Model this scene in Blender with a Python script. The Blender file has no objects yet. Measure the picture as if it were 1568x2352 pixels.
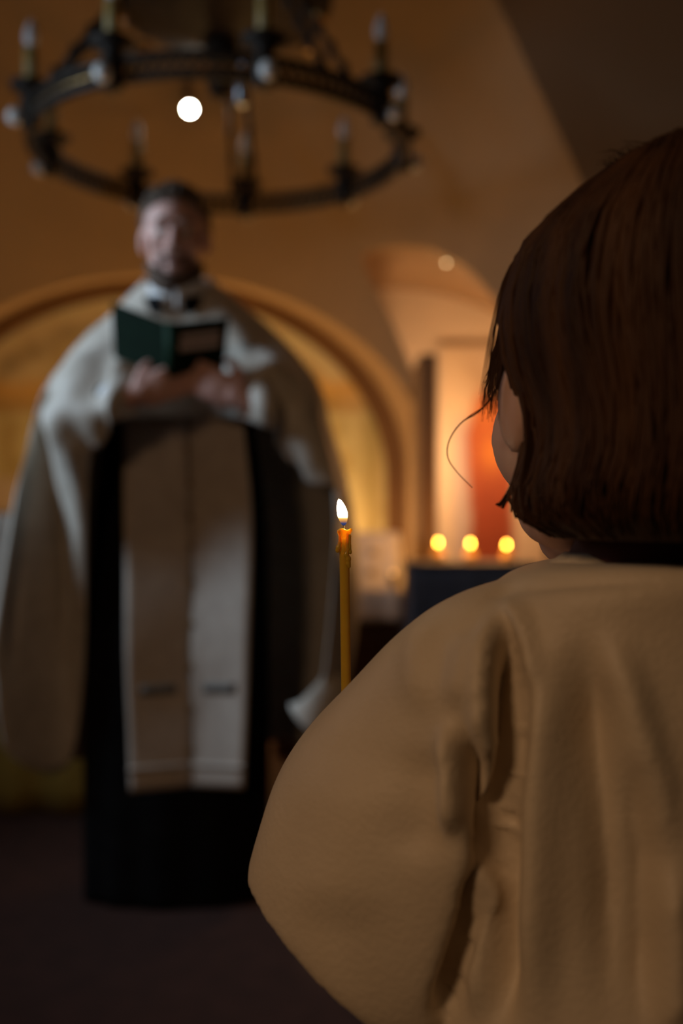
import bpy, bmesh, math, random
from mathutils import Vector, Matrix, noise
random.seed(7)
PI = math.pi
R = math.radians
SC = bpy.context.scene
COL = SC.collection

# ------------------------------------------------------------------ camera
F = 35.0 / 36.0 * 2352.0          # focal length in photo pixels
CX, CY, ZC = 784.0, 1176.0, 0.976
cd = bpy.data.cameras.new('camera')
cam = bpy.data.objects.new('camera', cd)
COL.objects.link(cam)
cam.location = (0, 0, ZC)
cam.rotation_euler = (PI / 2, 0, 0)
cd.sensor_fit = 'VERTICAL'
cd.sensor_height = 36.0
cd.sensor_width = 24.0
cd.lens = 35.0
cd.clip_start = 0.05
cd.dof.use_dof = True
cd.dof.focus_distance = 0.68
cd.dof.aperture_fstop = 2.6
SC.camera = cam

# ------------------------------------------------------------------ world, lights, exposure
W = bpy.data.worlds.new('world')
SC.world = W
W.use_nodes = True
W.node_tree.nodes['Background'].inputs[0].default_value = (1.0, 0.68, 0.42, 1)
W.node_tree.nodes['Background'].inputs[1].default_value = 0.010
SC.view_settings.view_transform = 'Standard'
SC.view_settings.look = 'None'
SC.view_settings.gamma = 1.0
SC.view_settings.use_curve_mapping = False
SC.view_settings.exposure = 0.0
SC.cycles.use_denoising = True
SC.cycles.max_bounces = 6


def light(name, kind, loc, energy, color, size=0.1, target=None, **kw):
    d = bpy.data.lights.new(name, kind)
    d.energy = energy
    d.color = color
    if kind == 'AREA':
        d.shape = 'RECTANGLE'
        d.size, d.size_y = size if isinstance(size, tuple) else (size, size)
    else:
        d.shadow_soft_size = size
    for k, v in kw.items():
        setattr(d, k, v)
    o = bpy.data.objects.new(name, d)
    COL.objects.link(o)
    o.location = loc
    if target is not None:
        o.rotation_euler = (Vector(target) - Vector(loc)).to_track_quat('-Z', 'Y').to_euler()
    return o


WY = 2.12      # where the window sits along the left wall
# daylight entering through the window in the left wall
light('window_daylight', 'AREA', (-2.30, WY, 1.98), 8.4, (0.64, 0.82, 1.0), (0.6, 0.9), (0.4, 2.6, 1.15), spread=R(84))
# warm lamps added unseen behind priest, pier and child to give the warm light
light('added_altar_glow', 'POINT', (-0.56, 3.62, 1.16), 2.2, (1.0, 0.34, 0.03), 0.06)
light('added_apse_glow', 'POINT', (-0.62, 4.60, 0.95), 19.0, (1.0, 0.62, 0.24), 0.06)
light('added_jamb_glow', 'POINT', (-0.14, 4.60, 0.84), 6.0, (1.0, 0.50, 0.19), 0.05)
light('added_icon_glow', 'POINT', (1.04, 4.66, 1.36), 9.5, (1.0, 0.54, 0.24), 0.07)
light('added_pier_glow', 'POINT', (0.395, 4.62, 1.22), 11.0, (1.0, 0.58, 0.28), 0.05)
# warm fill added behind the viewer, not tied to any seen lamp
light('added_rear_fill', 'AREA', (-1.15, -0.8, 2.0), 3.0, (1.0, 0.60, 0.325), (0.4, 0.4), (0.0, 0.9, 0.7), spread=R(105))


# ------------------------------------------------------------------ helpers
def P(px, py, Y):
    return Vector(((px - CX) * Y / F, Y, ZC + (CY - py) * Y / F))


def to_px(v):
    return (CX + v.x * F / v.y, CY - (v.z - ZC) * F / v.y)


def tag(o, label=None, cat=None, group=None, kind=None):
    if label: o['label'] = label
    if cat: o['category'] = cat
    if group: o['group'] = group
    if kind: o['kind'] = kind
    return o


def empty(name, loc=(0, 0, 0), rz=0.0):
    o = bpy.data.objects.new(name, None)
    COL.objects.link(o)
    o.location = loc
    o.rotation_euler = (0, 0, rz)
    o.empty_display_size = 0.05
    return o


class MB:
    """collects shapes in world (or local) coordinates"""
    def __init__(self):
        self.v, self.f = [], []

    def add(self, vs, fs):
        n = len(self.v)
        self.v += [Vector(p) for p in vs]
        self.f += [tuple(i + n for i in q) for q in fs]

    def box(self, c, s, rot=None):
        c = Vector(c)
        vs = []
        for x in (-.5, .5):
            for y in (-.5, .5):
                for z in (-.5, .5):
                    p = Vector((x * s[0], y * s[1], z * s[2]))
                    if rot is not None: p = rot @ p
                    vs.append(c + p)
        self.add(vs, [(0, 1, 3, 2), (4, 6, 7, 5), (0, 4, 5, 1), (2, 3, 7, 6), (0, 2, 6, 4), (1, 5, 7, 3)])

    def ell(self, c, r, rot=None, n=16, m=10):
        c = Vector(c)
        vs = [c + (rot @ Vector((0, 0, r[2])) if rot else Vector((0, 0, r[2])))]
        for i in range(1, m):
            t = PI * i / m
            for j in range(n):
                a = 2 * PI * j / n
                p = Vector((r[0] * math.sin(t) * math.cos(a), r[1] * math.sin(t) * math.sin(a), r[2] * math.cos(t)))
                vs.append(c + (rot @ p if rot else p))
        p = Vector((0, 0, -r[2]))
        vs.append(c + (rot @ p if rot else p))
        fs = [(0, 1 + j, 1 + (j + 1) % n) for j in range(n)]
        for i in range(m - 2):
            a, b = 1 + i * n, 1 + (i + 1) * n
            fs += [(a + j, b + j, b + (j + 1) % n, a + (j + 1) % n) for j in range(n)]
        L = len(vs) - 1
        a = 1 + (m - 2) * n
        fs += [(L, a + (j + 1) % n, a + j) for j in range(n)]
        self.add(vs, fs)

    def tube(self, pts, rad, n=10, cap=True, closed=False):
        pts = [Vector(p) for p in pts]
        k = len(pts)
        if not hasattr(rad, '__len__'): rad = [rad] * k
        vs, prev = [], None
        for i, p in enumerate(pts):
            if closed:
                d = pts[(i + 1) % k] - pts[i - 1]
            else:
                d = pts[min(i + 1, k - 1)] - pts[max(i - 1, 0)]
            d.normalize()
            if prev is None:
                u = d.orthogonal().normalized()
            else:
                u = (prev - d * prev.dot(d))
                u = u.normalized() if u.length > 1e-6 else d.orthogonal().normalized()
            prev = u
            w = d.cross(u)
            for j in range(n):
                a = 2 * PI * j / n
                vs.append(p + (u * math.cos(a) + w * math.sin(a)) * rad[i])
        fs = []
        for i in range(k if closed else k - 1):
            a, b = i * n, ((i + 1) % k) * n
            fs += [(a + j, a + (j + 1) % n, b + (j + 1) % n, b + j) for j in range(n)]
        if cap and not closed:
            fs.append(tuple(reversed(range(n))))
            fs.append(tuple((k - 1) * n + j for j in range(n)))
        self.add(vs, fs)

    def lathe(self, prof, c=(0, 0, 0), n=20, cap=True):
        c = Vector(c)
        vs = []
        for r, z in prof:
            for j in range(n):
                a = 2 * PI * j / n
                vs.append(c + Vector((r * math.cos(a), r * math.sin(a), z)))
        fs = []
        for i in range(len(prof) - 1):
            a, b = i * n, (i + 1) * n
            fs += [(a + j, a + (j + 1) % n, b + (j + 1) % n, b + j) for j in range(n)]
        if cap:
            fs.append(tuple(reversed(range(n))))
            fs.append(tuple((len(prof) - 1) * n + j for j in range(n)))
        self.add(vs, fs)

    def grid(self, rows, close_u=False, flip=False):
        nu, nv = len(rows), len(rows[0])
        vs = [p for r in rows for p in r]
        fs = []
        for i in range(nu - 1):
            for j in range(nv if close_u else nv - 1):
                a, b = i * nv + j, i * nv + (j + 1) % nv
                q = (a, b, b + nv, a + nv)
                fs.append(tuple(reversed(q)) if flip else q)
        self.add(vs, fs)

    def build(self, name, m, parent=None, smooth=True, origin=None):
        me = bpy.data.meshes.new(name)
        vs = self.v
        if origin is not None:
            vs = [p - Vector(origin) for p in vs]
        elif parent is not None:
            inv = PM(parent).inverted()
            vs = [inv @ p for p in vs]
        me.from_pydata([tuple(p) for p in vs], [], self.f)
        me.update()
        bm = bmesh.new(); bm.from_mesh(me)
        bmesh.ops.recalc_face_normals(bm, faces=bm.faces)
        bm.to_mesh(me); bm.free()
        if smooth: me.polygons.foreach_set('use_smooth', [True] * len(me.polygons))
        me.materials.append(m)
        o = bpy.data.objects.new(name, me)
        COL.objects.link(o)
        if origin is not None: o.location = origin
        if parent is not None: o.parent = parent
        return o


def PM(o):
    m = o.matrix_basis.copy()
    while o.parent:
        o = o.parent
        m = o.matrix_basis @ m
    return m


def cr(pts, n):
    """Catmull-Rom through points (Vectors or numbers), n samples in all"""
    k = len(pts)
    out = []
    for s in range(n):
        t = s / (n - 1) * (k - 1)
        i = min(int(t), k - 2)
        u = t - i
        p0 = pts[i - 1] if i > 0 else pts[0] * 2 - pts[1]
        p1, p2 = pts[i], pts[i + 1]
        p3 = pts[i + 2] if i + 2 < k else pts[-1] * 2 - pts[-2]
        out.append(((p1 * 2) + (p2 - p0) * u + (p0 * 2 - p1 * 5 + p2 * 4 - p3) * u * u + (p1 * 3 - p0 - p2 * 3 + p3) * u ** 3) * 0.5)
    return out


def arcs(pts, n):
    """resample a polyline evenly by length"""
    L = [0.0]
    for a, b in zip(pts, pts[1:]): L.append(L[-1] + (b - a).length)
    out, j = [], 0
    for s in range(n):
        t = L[-1] * s / (n - 1)
        while j < len(pts) - 2 and L[j + 1] < t: j += 1
        d = max(L[j + 1] - L[j], 1e-9)
        out.append(pts[j].lerp(pts[j + 1], min(1, (t - L[j]) / d)))
    return out


def solid(o, t, off=0.0):
    m = o.modifiers.new('solid', 'SOLIDIFY')
    m.thickness = t
    m.offset = off
    return o


def bevel(o, w, s=2):
    m = o.modifiers.new('bevel', 'BEVEL')
    m.width = w
    m.segments = s
    m.limit_method = 'ANGLE'
    return o


def sub(o, n=1):
    m = o.modifiers.new('sub', 'SUBSURF')
    m.levels = m.render_levels = n
    return o


def smooth01(a, b, x):
    t = max(0, min(1, (x - a) / (b - a)))
    return t * t * (3 - 2 * t)


# ------------------------------------------------------------------ materials
def mat(name, c, rough=0.7, c2=None, scale=8.0, bump=0.0, bscale=60.0, metal=0.0, sheen=0.0, sss=0.0, sssr=(0.01, 0.005, 0.003),
        emit=None, estr=0.0, spec=0.5, trans=0.0, stretch=None, vcol=False, coat=0.0):
    m = bpy.data.materials.new(name)
    m.use_nodes = True
    nt = m.node_tree
    b = nt.nodes['Principled BSDF']
    b.inputs['Roughness'].default_value = rough
    b.inputs['Metallic'].default_value = metal
    b.inputs['Specular IOR Level'].default_value = spec
    b.inputs['Base Color'].default_value = (*c, 1)
    if sheen:
        b.inputs['Sheen Weight'].default_value = sheen
        b.inputs['Sheen Roughness'].default_value = 0.4
    if sss:
        b.inputs['Subsurface Weight'].default_value = sss
        b.inputs['Subsurface Radius'].default_value = sssr
        b.inputs['Subsurface Scale'].default_value = 1.0
    if trans: b.inputs['Transmission Weight'].default_value = trans
    if coat: b.inputs['Coat Weight'].default_value = coat
    if emit:
        b.inputs['Emission Color'].default_value = (*emit, 1)
        b.inputs['Emission Strength'].default_value = estr
    tc = nt.nodes.new('ShaderNodeTexCoord')
    mp = nt.nodes.new('ShaderNodeMapping')
    nt.links.new(tc.outputs['Object'], mp.inputs[0])
    if stretch: mp.inputs['Scale'].default_value = stretch
    if vcol:
        a = nt.nodes.new('ShaderNodeVertexColor'); a.layer_name = 'Col'
        nt.links.new(a.outputs[0], b.inputs['Base Color'])
    elif c2:
        n = nt.nodes.new('ShaderNodeTexNoise')
        n.inputs['Scale'].default_value = scale
        n.inputs['Detail'].default_value = 5
        r = nt.nodes.new('ShaderNodeValToRGB')
        r.color_ramp.elements[0].position = 0.35
        r.color_ramp.elements[1].position = 0.68
        r.color_ramp.elements[0].color = (*c, 1)
        r.color_ramp.elements[1].color = (*c2, 1)
        nt.links.new(mp.outputs[0], n.inputs['Vector'])
        nt.links.new(n.outputs[0], r.inputs[0])
        nt.links.new(r.outputs[0], b.inputs['Base Color'])
    if bump:
        n2 = nt.nodes.new('ShaderNodeTexNoise')
        n2.inputs['Scale'].default_value = bscale
        n2.inputs['Detail'].default_value = 4
        bp = nt.nodes.new('ShaderNodeBump')
        bp.inputs['Strength'].default_value = bump
        bp.inputs['Distance'].default_value = 0.01
        nt.links.new(mp.outputs[0], n2.inputs['Vector'])
        nt.links.new(n2.outputs[0], bp.inputs['Height'])
        nt.links.new(bp.outputs[0], b.inputs['Normal'])
    return m


M = {
    'plaster': mat('plaster', (0.35, 0.245, 0.145), 0.9, (0.39, 0.275, 0.165), 2.2, 0.15, 40),
    'whiteplaster': mat('white_plaster', (0.72, 0.64, 0.54), 0.85, (0.78, 0.70, 0.60), 2.5, 0.15, 40),
    'brownplaster': mat('ochre_plaster', (0.27, 0.175, 0.095), 0.9, (0.31, 0.20, 0.11), 2.0, 0.15, 40),
    'pier': mat('pier_paint', (0.19, 0.105, 0.05), 0.85, (0.23, 0.13, 0.06), 3, 0.1, 40),
    'carpet': mat('floor_carpet', (0.052, 0.021, 0.015), 0.95, (0.070, 0.028, 0.020), 14, 0.3, 220),
    'mural': mat('mural_paint', (1, 1, 1), 0.7, vcol=True, bump=0.1, bscale=60),
    'icon': mat('icon_paint', (1, 1, 1), 0.6, vcol=True),
    'iron': mat('dark_iron', (0.016, 0.012, 0.010), 0.55, (0.034, 0.025, 0.017), 30, 0.2, 90, metal=0.0, spec=0.25),
    'brass': mat('old_brass', (0.36, 0.24, 0.10), 0.35, (0.24, 0.15, 0.06), 25, metal=0.9),
    'gold': mat('gold_metal', (0.85, 0.58, 0.2), 0.22, metal=1.0),
    'wax_tube': mat('ivory_tube', (0.42, 0.30, 0.10), 0.5, (0.34, 0.24, 0.08), 30),
    'bulb': mat('milky_bulb', (0.88, 0.90, 0.92), 0.15, coat=0.5),
    'ball': mat('white_porcelain', (0.72, 0.72, 0.70), 0.2, coat=0.6),
    'skin': mat('skin', (0.70, 0.42, 0.36), 0.5, (0.74, 0.46, 0.40), 18, 0.05, 200, sss=0.25),
    'skin_child': mat('skin_child', (0.64, 0.40, 0.33), 0.5, (0.68, 0.44, 0.36), 18, sss=0.25),
    'eye': mat('eye_white', (0.7, 0.68, 0.64), 0.2),
    'iris': mat('iris', (0.05, 0.04, 0.03), 0.2),
    'mouth': mat('mouth_dark', (0.09, 0.02, 0.018), 0.5),
    'hair_brown': mat('short_brown_hair', (0.12, 0.086, 0.060), 0.6, (0.22, 0.165, 0.12), 40, 0.4, 140, stretch=(1, 1, 0.3)),
    'beard': mat('brown_beard', (0.075, 0.040, 0.024), 0.7, (0.12, 0.07, 0.04), 50, 0.5, 160, stretch=(1, 1, 0.3)),
    'hair_child': mat('child_hair', (0.032, 0.013, 0.006), 0.6, (0.085, 0.037, 0.015), 46, 0.25, 120, spec=0.25, stretch=(1, 1, 0.08)),
    'robe': mat('cream_satin', (0.66, 0.55, 0.40), 0.55, (0.72, 0.61, 0.45), 16, 0.10, 260, sheen=0.15),
    'shirt': mat('white_shirt', (0.78, 0.78, 0.78), 0.8, (0.84, 0.84, 0.84), 20),
    'maroon': mat('maroon_cloth', (0.10, 0.03, 0.025), 0.85, (0.14, 0.045, 0.035), 30),
    'cape': mat('ivory_brocade', (0.56, 0.51, 0.43), 0.55, (0.66, 0.61, 0.53), 22, 0.15, 120, sheen=0.25),
    'stole': mat('stole_brocade', (0.56, 0.49, 0.42), 0.55, (0.64, 0.57, 0.49), 26, 0.12, 160, sheen=0.2),
    'stole_bar': mat('stole_braid', (0.16, 0.16, 0.15), 0.6, (0.20, 0.19, 0.17), 60),
    'black': mat('black_wool', (0.006, 0.006, 0.007), 0.9, (0.009, 0.009, 0.010), 20, spec=0.1),
    'green': mat('green_book_cloth', (0.003, 0.014, 0.007), 0.8, (0.004, 0.018, 0.009), 40, 0.1, 200, spec=0.1),
    'green_spine': mat('green_spine_cloth', (0.008, 0.036, 0.018), 0.7, (0.010, 0.044, 0.022), 40, spec=0.15),
    'paper': mat('paper', (0.72, 0.66, 0.55), 0.8, (0.66, 0.6, 0.5), 60, stretch=(1, 1, 8)),
    'label': mat('book_label', (0.74, 0.64, 0.62), 0.6),
    'gold_cloth': mat('olive_gold_cloth', (0.26, 0.17, 0.022), 0.7, (0.34, 0.23, 0.035), 12, 0.1, 90, sheen=0.2),
    'grey_cloth': mat('grey_linen', (0.42, 0.38, 0.33), 0.8, (0.48, 0.43, 0.38), 18, 0.1, 90),
    'linen': mat('white_linen', (0.74, 0.66, 0.56), 0.8, (0.80, 0.72, 0.62), 20, 0.1, 120),
    'linen_mark': mat('embroidery', (0.26, 0.16, 0.06), 0.7),
    'wood': mat('dark_wood', (0.040, 0.016, 0.010), 0.5, (0.065, 0.026, 0.015), 6, 0.1, 60, stretch=(1, 1, 8)),
    'darkcloth': mat('dark_blue_cloth', (0.030, 0.030, 0.040), 0.8, (0.045, 0.043, 0.055), 20),
    'glass_amber': mat('amber_glass', (0.55, 0.28, 0.06), 0.15, coat=0.5),
    'wax': mat('beeswax', (0.70, 0.48, 0.050), 0.28, (0.76, 0.54, 0.065), 40, 0.06, 300, sss=0.6, sssr=(0.006, 0.0028, 0.0006), coat=0.3),
    'wick': mat('burnt_wick', (0.02, 0.012, 0.008), 0.9),
    'frame': mat('window_frame_paint', (0.5, 0.47, 0.42), 0.6),
    'glass': mat('window_glass', (0.8, 0.85, 0.9), 0.05, trans=1.0),
    'lamp_white': mat('spot_lens', (1, 1, 1), 0.4, emit=(1.0, 0.97, 0.84), estr=60),
    'lamp_dim': mat('small_lens', (1, 1, 1), 0.4, emit=(1.0, 0.66, 0.30), estr=5),
    'flame_votive': mat('votive_flame', (1, 0.6, 0.2), 0.5, emit=(1.0, 0.46, 0.05), estr=42),
    'glint_glow': mat('golden_glint', (1, 0.6, 0.2), 0.5, emit=(1.0, 0.45, 0.12), estr=2.6),
    'added_lamp_shade': mat('added_lamp_glass', (1, 0.85, 0.6), 0.4, emit=(1.0, 0.62, 0.25), estr=6),
}

# beeswax lets light through: part of it is a translucent layer
nt = M['wax'].node_tree
tr_ = nt.nodes.new('ShaderNodeBsdfTranslucent'); tr_.inputs[0].default_value = (0.95, 0.66, 0.10, 1)
mx_ = nt.nodes.new('ShaderNodeMixShader'); mx_.inputs[0].default_value = 0.35
nt.links.new(nt.nodes['Principled BSDF'].outputs[0], mx_.inputs[1]); nt.links.new(tr_.outputs[0], mx_.inputs[2])
nt.links.new(mx_.outputs[0], nt.nodes['Material Output'].inputs[0])

# ------------------------------------------------------------------ the vaulted room
DC = Vector((-0.4, 1.2, 1.0))
DA = Vector((2.6, 3.4, 2.6))


def dome_hit(px, py):
    d = Vector(((px - CX) / F, 1.0, (CY - py) / F))
    o = Vector((0, 0, ZC)) - DC
    for use_z in (True, False):
        s = [1 / DA.x, 1 / DA.y, (1 / DA.z if use_z else 0.0)]
        a = sum((d[i] * s[i]) ** 2 for i in range(3))
        b = 2 * sum(d[i] * o[i] * s[i] ** 2 for i in range(3))
        c = sum((o[i] * s[i]) ** 2 for i in range(3)) - 1
        t = (-b + math.sqrt(max(b * b - 4 * a * c, 0))) / (2 * a)
        p = Vector((0, 0, ZC)) + d * t
        if not use_z or p.z >= DC.z: return p
    return p


def arch_px(cx, cy, a, b, n=72):
    return [(cx - a * math.cos(PI * i / (n - 1)), cy - b * math.sin(PI * i / (n - 1))) for i in range(n)]


FA = arch_px(350, 1090, 640, 460)
RA = arch_px(350, 1090, 582, 448)
MA = arch_px(350, 1100, 537, 428)
YR, YM = 4.78, 4.83


def with_feet(pts):
    a, b = pts[0], pts[-1]
    lo = lambda p: [Vector((p.x, p.y, p.z * k / 5)) for k in range(5)]
    return lo(a) + pts + list(reversed(lo(b)))


F3 = with_feet([dome_hit(x, y) for x, y in FA])
R3 = with_feet([P(x, y, YR) for x, y in RA])
M3 = with_feet([P(x, y, YR) for x, y in MA])

pocket = [(952, 862), (925, 800), (890, 722), (850, 640), (832, 598), (846, 578), (890, 568), (960, 566), (1015, 582), (1070, 615), (1130, 680), (1190, 790), (1235, 940), (1250, 1060)]
pocket = [tuple(v) for v in cr([Vector((x, y, 0)) for x, y in pocket], 90)]
pocket3 = [dome_hit(x, y) for x, y, _ in pocket]
near = [(930, -420), (1040, -190), (1140, 0), (1235, 200), (1330, 405), (1430, 640), (1500, 860), (1530, 1080)]
near = [tuple(v) for v in cr([Vector((x, y, 0)) for x, y in near], 60)]
near3 = [dome_hit(x, y) for x, y, _ in near]


def inside(poly, x, y):
    r = False
    j = len(poly) - 1
    for i in range(len(poly)):
        xi, yi = poly[i][0], poly[i][1]
        xj, yj = poly[j][0], poly[j][1]
        if (yi > y) != (yj > y) and x < (xj - xi) * (y - yi) / (yj - yi) + xi: r = not r
        j = i
    return r


polyF = list(FA) + [(990, 4000), (-290, 4000)]
polyP = [(x, y) for x, y, _ in pocket] + [(1250, 4000), (952, 4000)]
polyN = [(x, y) for x, y, _ in near] + [(1530, 4000), (9000, 4000), (9000, -420)]

rows = []
NU, NV = 230, 300
a0, a1 = R(-28), R(208)
for i in range(NU + 30):
    r = []
    for j in range(NV + 1):
        ang = a0 + (a1 - a0) * j / NV
        if i < NU:
            t = PI / 2 * (1 - i / (NU - 1))
            h, z = math.cos(t), DC.z + DA.z * math.sin(t)
        else:
            h, z = 1.0, DC.z * (1 - (i - NU + 1) / 30)
        r.append(Vector((DC.x + DA.x * h * math.cos(ang), DC.y + DA.y * h * math.sin(ang), z)))
    rows.append(r)
g = MB(); g.grid(rows)
fs = []
for q in g.f:
    c = sum((g.v[i] for i in q), Vector()) / 4
    if c.y > 0.5:
        x, y = to_px(c)
        if inside(polyF, x, y) or inside(polyP, x, y) or inside(polyN, x, y): continue
    # opening for the window bay in the left wall
    if c.x < -2.0 and WY - .75 < c.y < WY + .75 and 1.35 < c.z < 2.6: continue
    fs.append(q)
g.f = fs
# snap the cut borders to the true arch lines
cnt = {}
for q in g.f:
    for a, b in zip(q, q[1:] + q[:1]):
        k = (min(a, b), max(a, b)); cnt[k] = cnt.get(k, 0) + 1
bv = {i for k, n in cnt.items() if n == 1 for i in k}


def near_on(poly, p):
    best, bp = 1e9, p
    for a, b in zip(poly, poly[1:]):
        d = b - a
        t = max(0, min(1, (p - a).dot(d) / max(d.length_squared, 1e-12)))
        q = a + d * t
        l = (q - p).length
        if l < best: best, bp = l, q
    return best, bp


for i in bv:
    p = g.v[i]
    if p.y < 0.5: continue
    c = min((near_on(l, p) for l in (F3, pocket3, near3)), key=lambda t: t[0])
    if c[0] < 0.06: g.v[i] = c[1]
ceil = g.build('ceiling', M['plaster'])
tag(ceil, 'smooth plastered vault curving over the sanctuary', None, kind='structure')

# splayed arch soffit, end wall around the painted niche
g = MB()
rr = [[a.lerp(b, k / 6) for a, b in zip(F3, R3)] for k in range(7)]
g.grid(rr)
tag(g.build('trim_1', M['brownplaster']), 'splayed soffit of the wide arch in front of the mural', kind='structure')
g = MB()
g.grid([R3, M3])
g.grid([M3, [Vector((p.x, YM - 0.02, p.z)) for p in M3]])
tag(g.build('wall_back', M['pier']), 'ochre wall face framing the arched mural', kind='structure')

# side vaults: the groin lines run on along X as barrel vaults
# the icon bay opens behind the groin line; it splays outwards to the right and ends in a flat wall
YB = 5.15
npk = len(pocket3)
full = [Vector((pocket3[0].x, pocket3[0].y, 0))] + pocket3 + [Vector((pocket3[-1].x, pocket3[-1].y, 0))]
bay = []
for k in range(7):
    f = k / 6
    bay.append([Vector((p.x + f * .45 * smooth01(.35, 1.0, q / (npk + 1)), p.y + (YB - p.y) * f, p.z + .04 * f * (p.z > .1))) for q, p in enumerate(full)])
g = MB(); g.grid(bay)
tag(g.build('trim_2', M['plaster']), 'warm lit side vault above the icon', kind='structure')
g = MB()
g.grid([near3, [Vector((3.2, p.y, p.z)) for p in near3]])
nl = near3[-1]
g.grid([[nl, Vector((3.2, nl.y, nl.z))], [Vector((nl.x, nl.y, 0)), Vector((3.2, nl.y, 0))]])
tag(g.build('trim_3', M['plaster']), 'shaded side vault at the upper right', kind='structure')
g = MB()
g.add(bay[-1], [tuple(range(len(bay[-1])))])
tag(g.build('wall_icon', M['whiteplaster'], smooth=False), 'pale wall behind the icon', kind='structure')
# pier between arch and icon bay
p0, p1 = P(962, 812, 4.02), P(1004, 812, 4.02)
g = MB()
g.box(((p0.x + p1.x) / 2, 4.24, p0.z / 2), (p1.x - p0.x, 0.44, p0.z))
o = g.build('trim_4', M['pier'], smooth=False)
bevel(o, 0.012)
tag(o, 'narrow ochre pier between arch and icon', kind='structure')

g = MB()
g.box((-0.4, 1.6, -0.05), (6.4, 7.6, 0.1))
tag(g.build('floor', M['carpet'], smooth=False), 'dark red-brown carpeted floor', kind='structure')

# left wall with the window that gives the daylight
XL = -2.42
g = MB()
for (y0, y1, z0, z1) in ((-2.2, WY - .6, 0, 2.75), (WY + .6, 4.2, 0, 2.75), (WY - .6, WY + .6, 0, 1.42), (WY - .6, WY + .6, 2.5, 2.75)):
    g.box((XL - 0.1, (y0 + y1) / 2, (z0 + z1) / 2), (0.2, y1 - y0, z1 - z0))
tag(g.build('wall_left', M['plaster'], smooth=False), 'plastered side wall with the window', kind='structure')
g = MB()
g.box((XL - 0.1, WY, 1.96), (0.012, 1.12, 1.02))
win = tag(g.build('window_1', M['glass'], smooth=False), 'tall window in the side wall', kind='structure')
g = MB()
for y in (WY - .57, WY, WY + .57): g.box((XL - 0.1, y, 1.96), (0.05, 0.05, 1.08))
for z in (1.45, 1.96, 2.47): g.box((XL - 0.1, WY, z), (0.05, 1.2, 0.05))
g.build('window_frame', M['frame'], win, smooth=False)


# ------------------------------------------------------------------ mural and icon (flat paintings)
def mixc(a, b, t): return tuple(a[i] + (b[i] - a[i]) * t for i in range(3))


def gs(x, c, w): return math.exp(-((x - c) / w) ** 2)


def paint(o, fn):
    me = o.data
    at = me.color_attributes.new('Col', 'FLOAT_COLOR', 'POINT')
    mw = PM(o)
    for i, v in enumerate(me.vertices):
        at.data[i].color = (*fn(mw @ v.co), 1)


def mural_col(p):
    px, py = CX + p.x * F / p.y, CY - (p.z - ZC) * F / p.y
    n = noise.fractal(Vector((px * .012, py * .012, 3.1)), 0.8, 2.0, 4)
    n2 = noise.noise(Vector((px * .03, py * .02, 9.0)))
    rr = math.hypot((px - 350) / 537, (py - 1100) / 428)
    c = mixc((0.46, 0.38, 0.19), (0.64, 0.56, 0.34), max(0, min(1, 0.5 + 1.3 * n)))
    c = mixc(c, (0.24, 0.20, 0.11), 0.95 * gs(rr, 0.86, 0.05) * (0.6 + 0.6 * n2))      # ring of figures
    c = mixc(c, (0.74, 0.64, 0.40), 0.8 * gs(rr, 0.97, 0.05))                          # pale border
    c = mixc(c, (0.62, 0.36, 0.07), 0.8 * gs(py, 895 + 14 * n, 26))                    # orange band
    c = mixc(c, (0.40, 0.24, 0.06), 0.7 * gs(py, 932, 16))
    if py > 935:
        k = 0.5 + 0.5 * math.sin(px * 0.075 + 1.5 * n)
        c = mixc(c, (0.56, 0.52, 0.24), 0.6 * smooth01(935, 965, py))
        c = mixc(c, (0.34, 0.22, 0.06), 0.55 * k * smooth01(940, 990, py))
        c = mixc(c, (0.30, 0.27, 0.10), 0.6 * gs(px, 852, 22))
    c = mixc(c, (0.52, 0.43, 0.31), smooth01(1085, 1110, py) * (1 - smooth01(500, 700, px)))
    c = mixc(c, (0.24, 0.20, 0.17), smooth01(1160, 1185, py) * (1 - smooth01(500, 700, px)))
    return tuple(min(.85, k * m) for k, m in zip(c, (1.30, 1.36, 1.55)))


mc = P(350, 1100, YR)
ma, mbh = 537 * YR / F, 428 * YR / F
rows = []
for i in range(121):
    z = 0.05 + (mc.z + mbh - 0.052) * i / 120
    h = ma if z < mc.z else ma * math.sqrt(max(0, 1 - ((z - mc.z) / mbh) ** 2))
    rows.append([Vector((mc.x + h * (2 * j / 120 - 1), YM - 0.004, z)) for j in range(121)])
g = MB(); g.grid(rows)
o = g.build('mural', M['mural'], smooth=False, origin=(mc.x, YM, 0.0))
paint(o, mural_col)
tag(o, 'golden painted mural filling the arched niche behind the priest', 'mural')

# tall icon on pale board beside the pier
ib = empty('icon', P(1135, 1300, YB - 0.06))
ib.location.z = 0
tag(ib, 'tall white icon panel with a red robed figure beside the pier', 'icon')
a, b = P(1008, 792, YB - 0.05), P(1262, 1290, YB - 0.05)
g = MB()
g.box(((a.x + b.x) / 2, YB - 0.022, a.z / 2), (b.x - a.x, 0.035, a.z))
bevel(g.build('board', M['linen'], ib, smooth=False), 0.006)
rows = [[Vector((a.x + 0.02 + (b.x - a.x - 0.04) * j / 90, YB - 0.043, b.z + (a.z - b.z - 0.02) * i / 150)) for j in range(91)] for i in range(151)]


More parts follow.
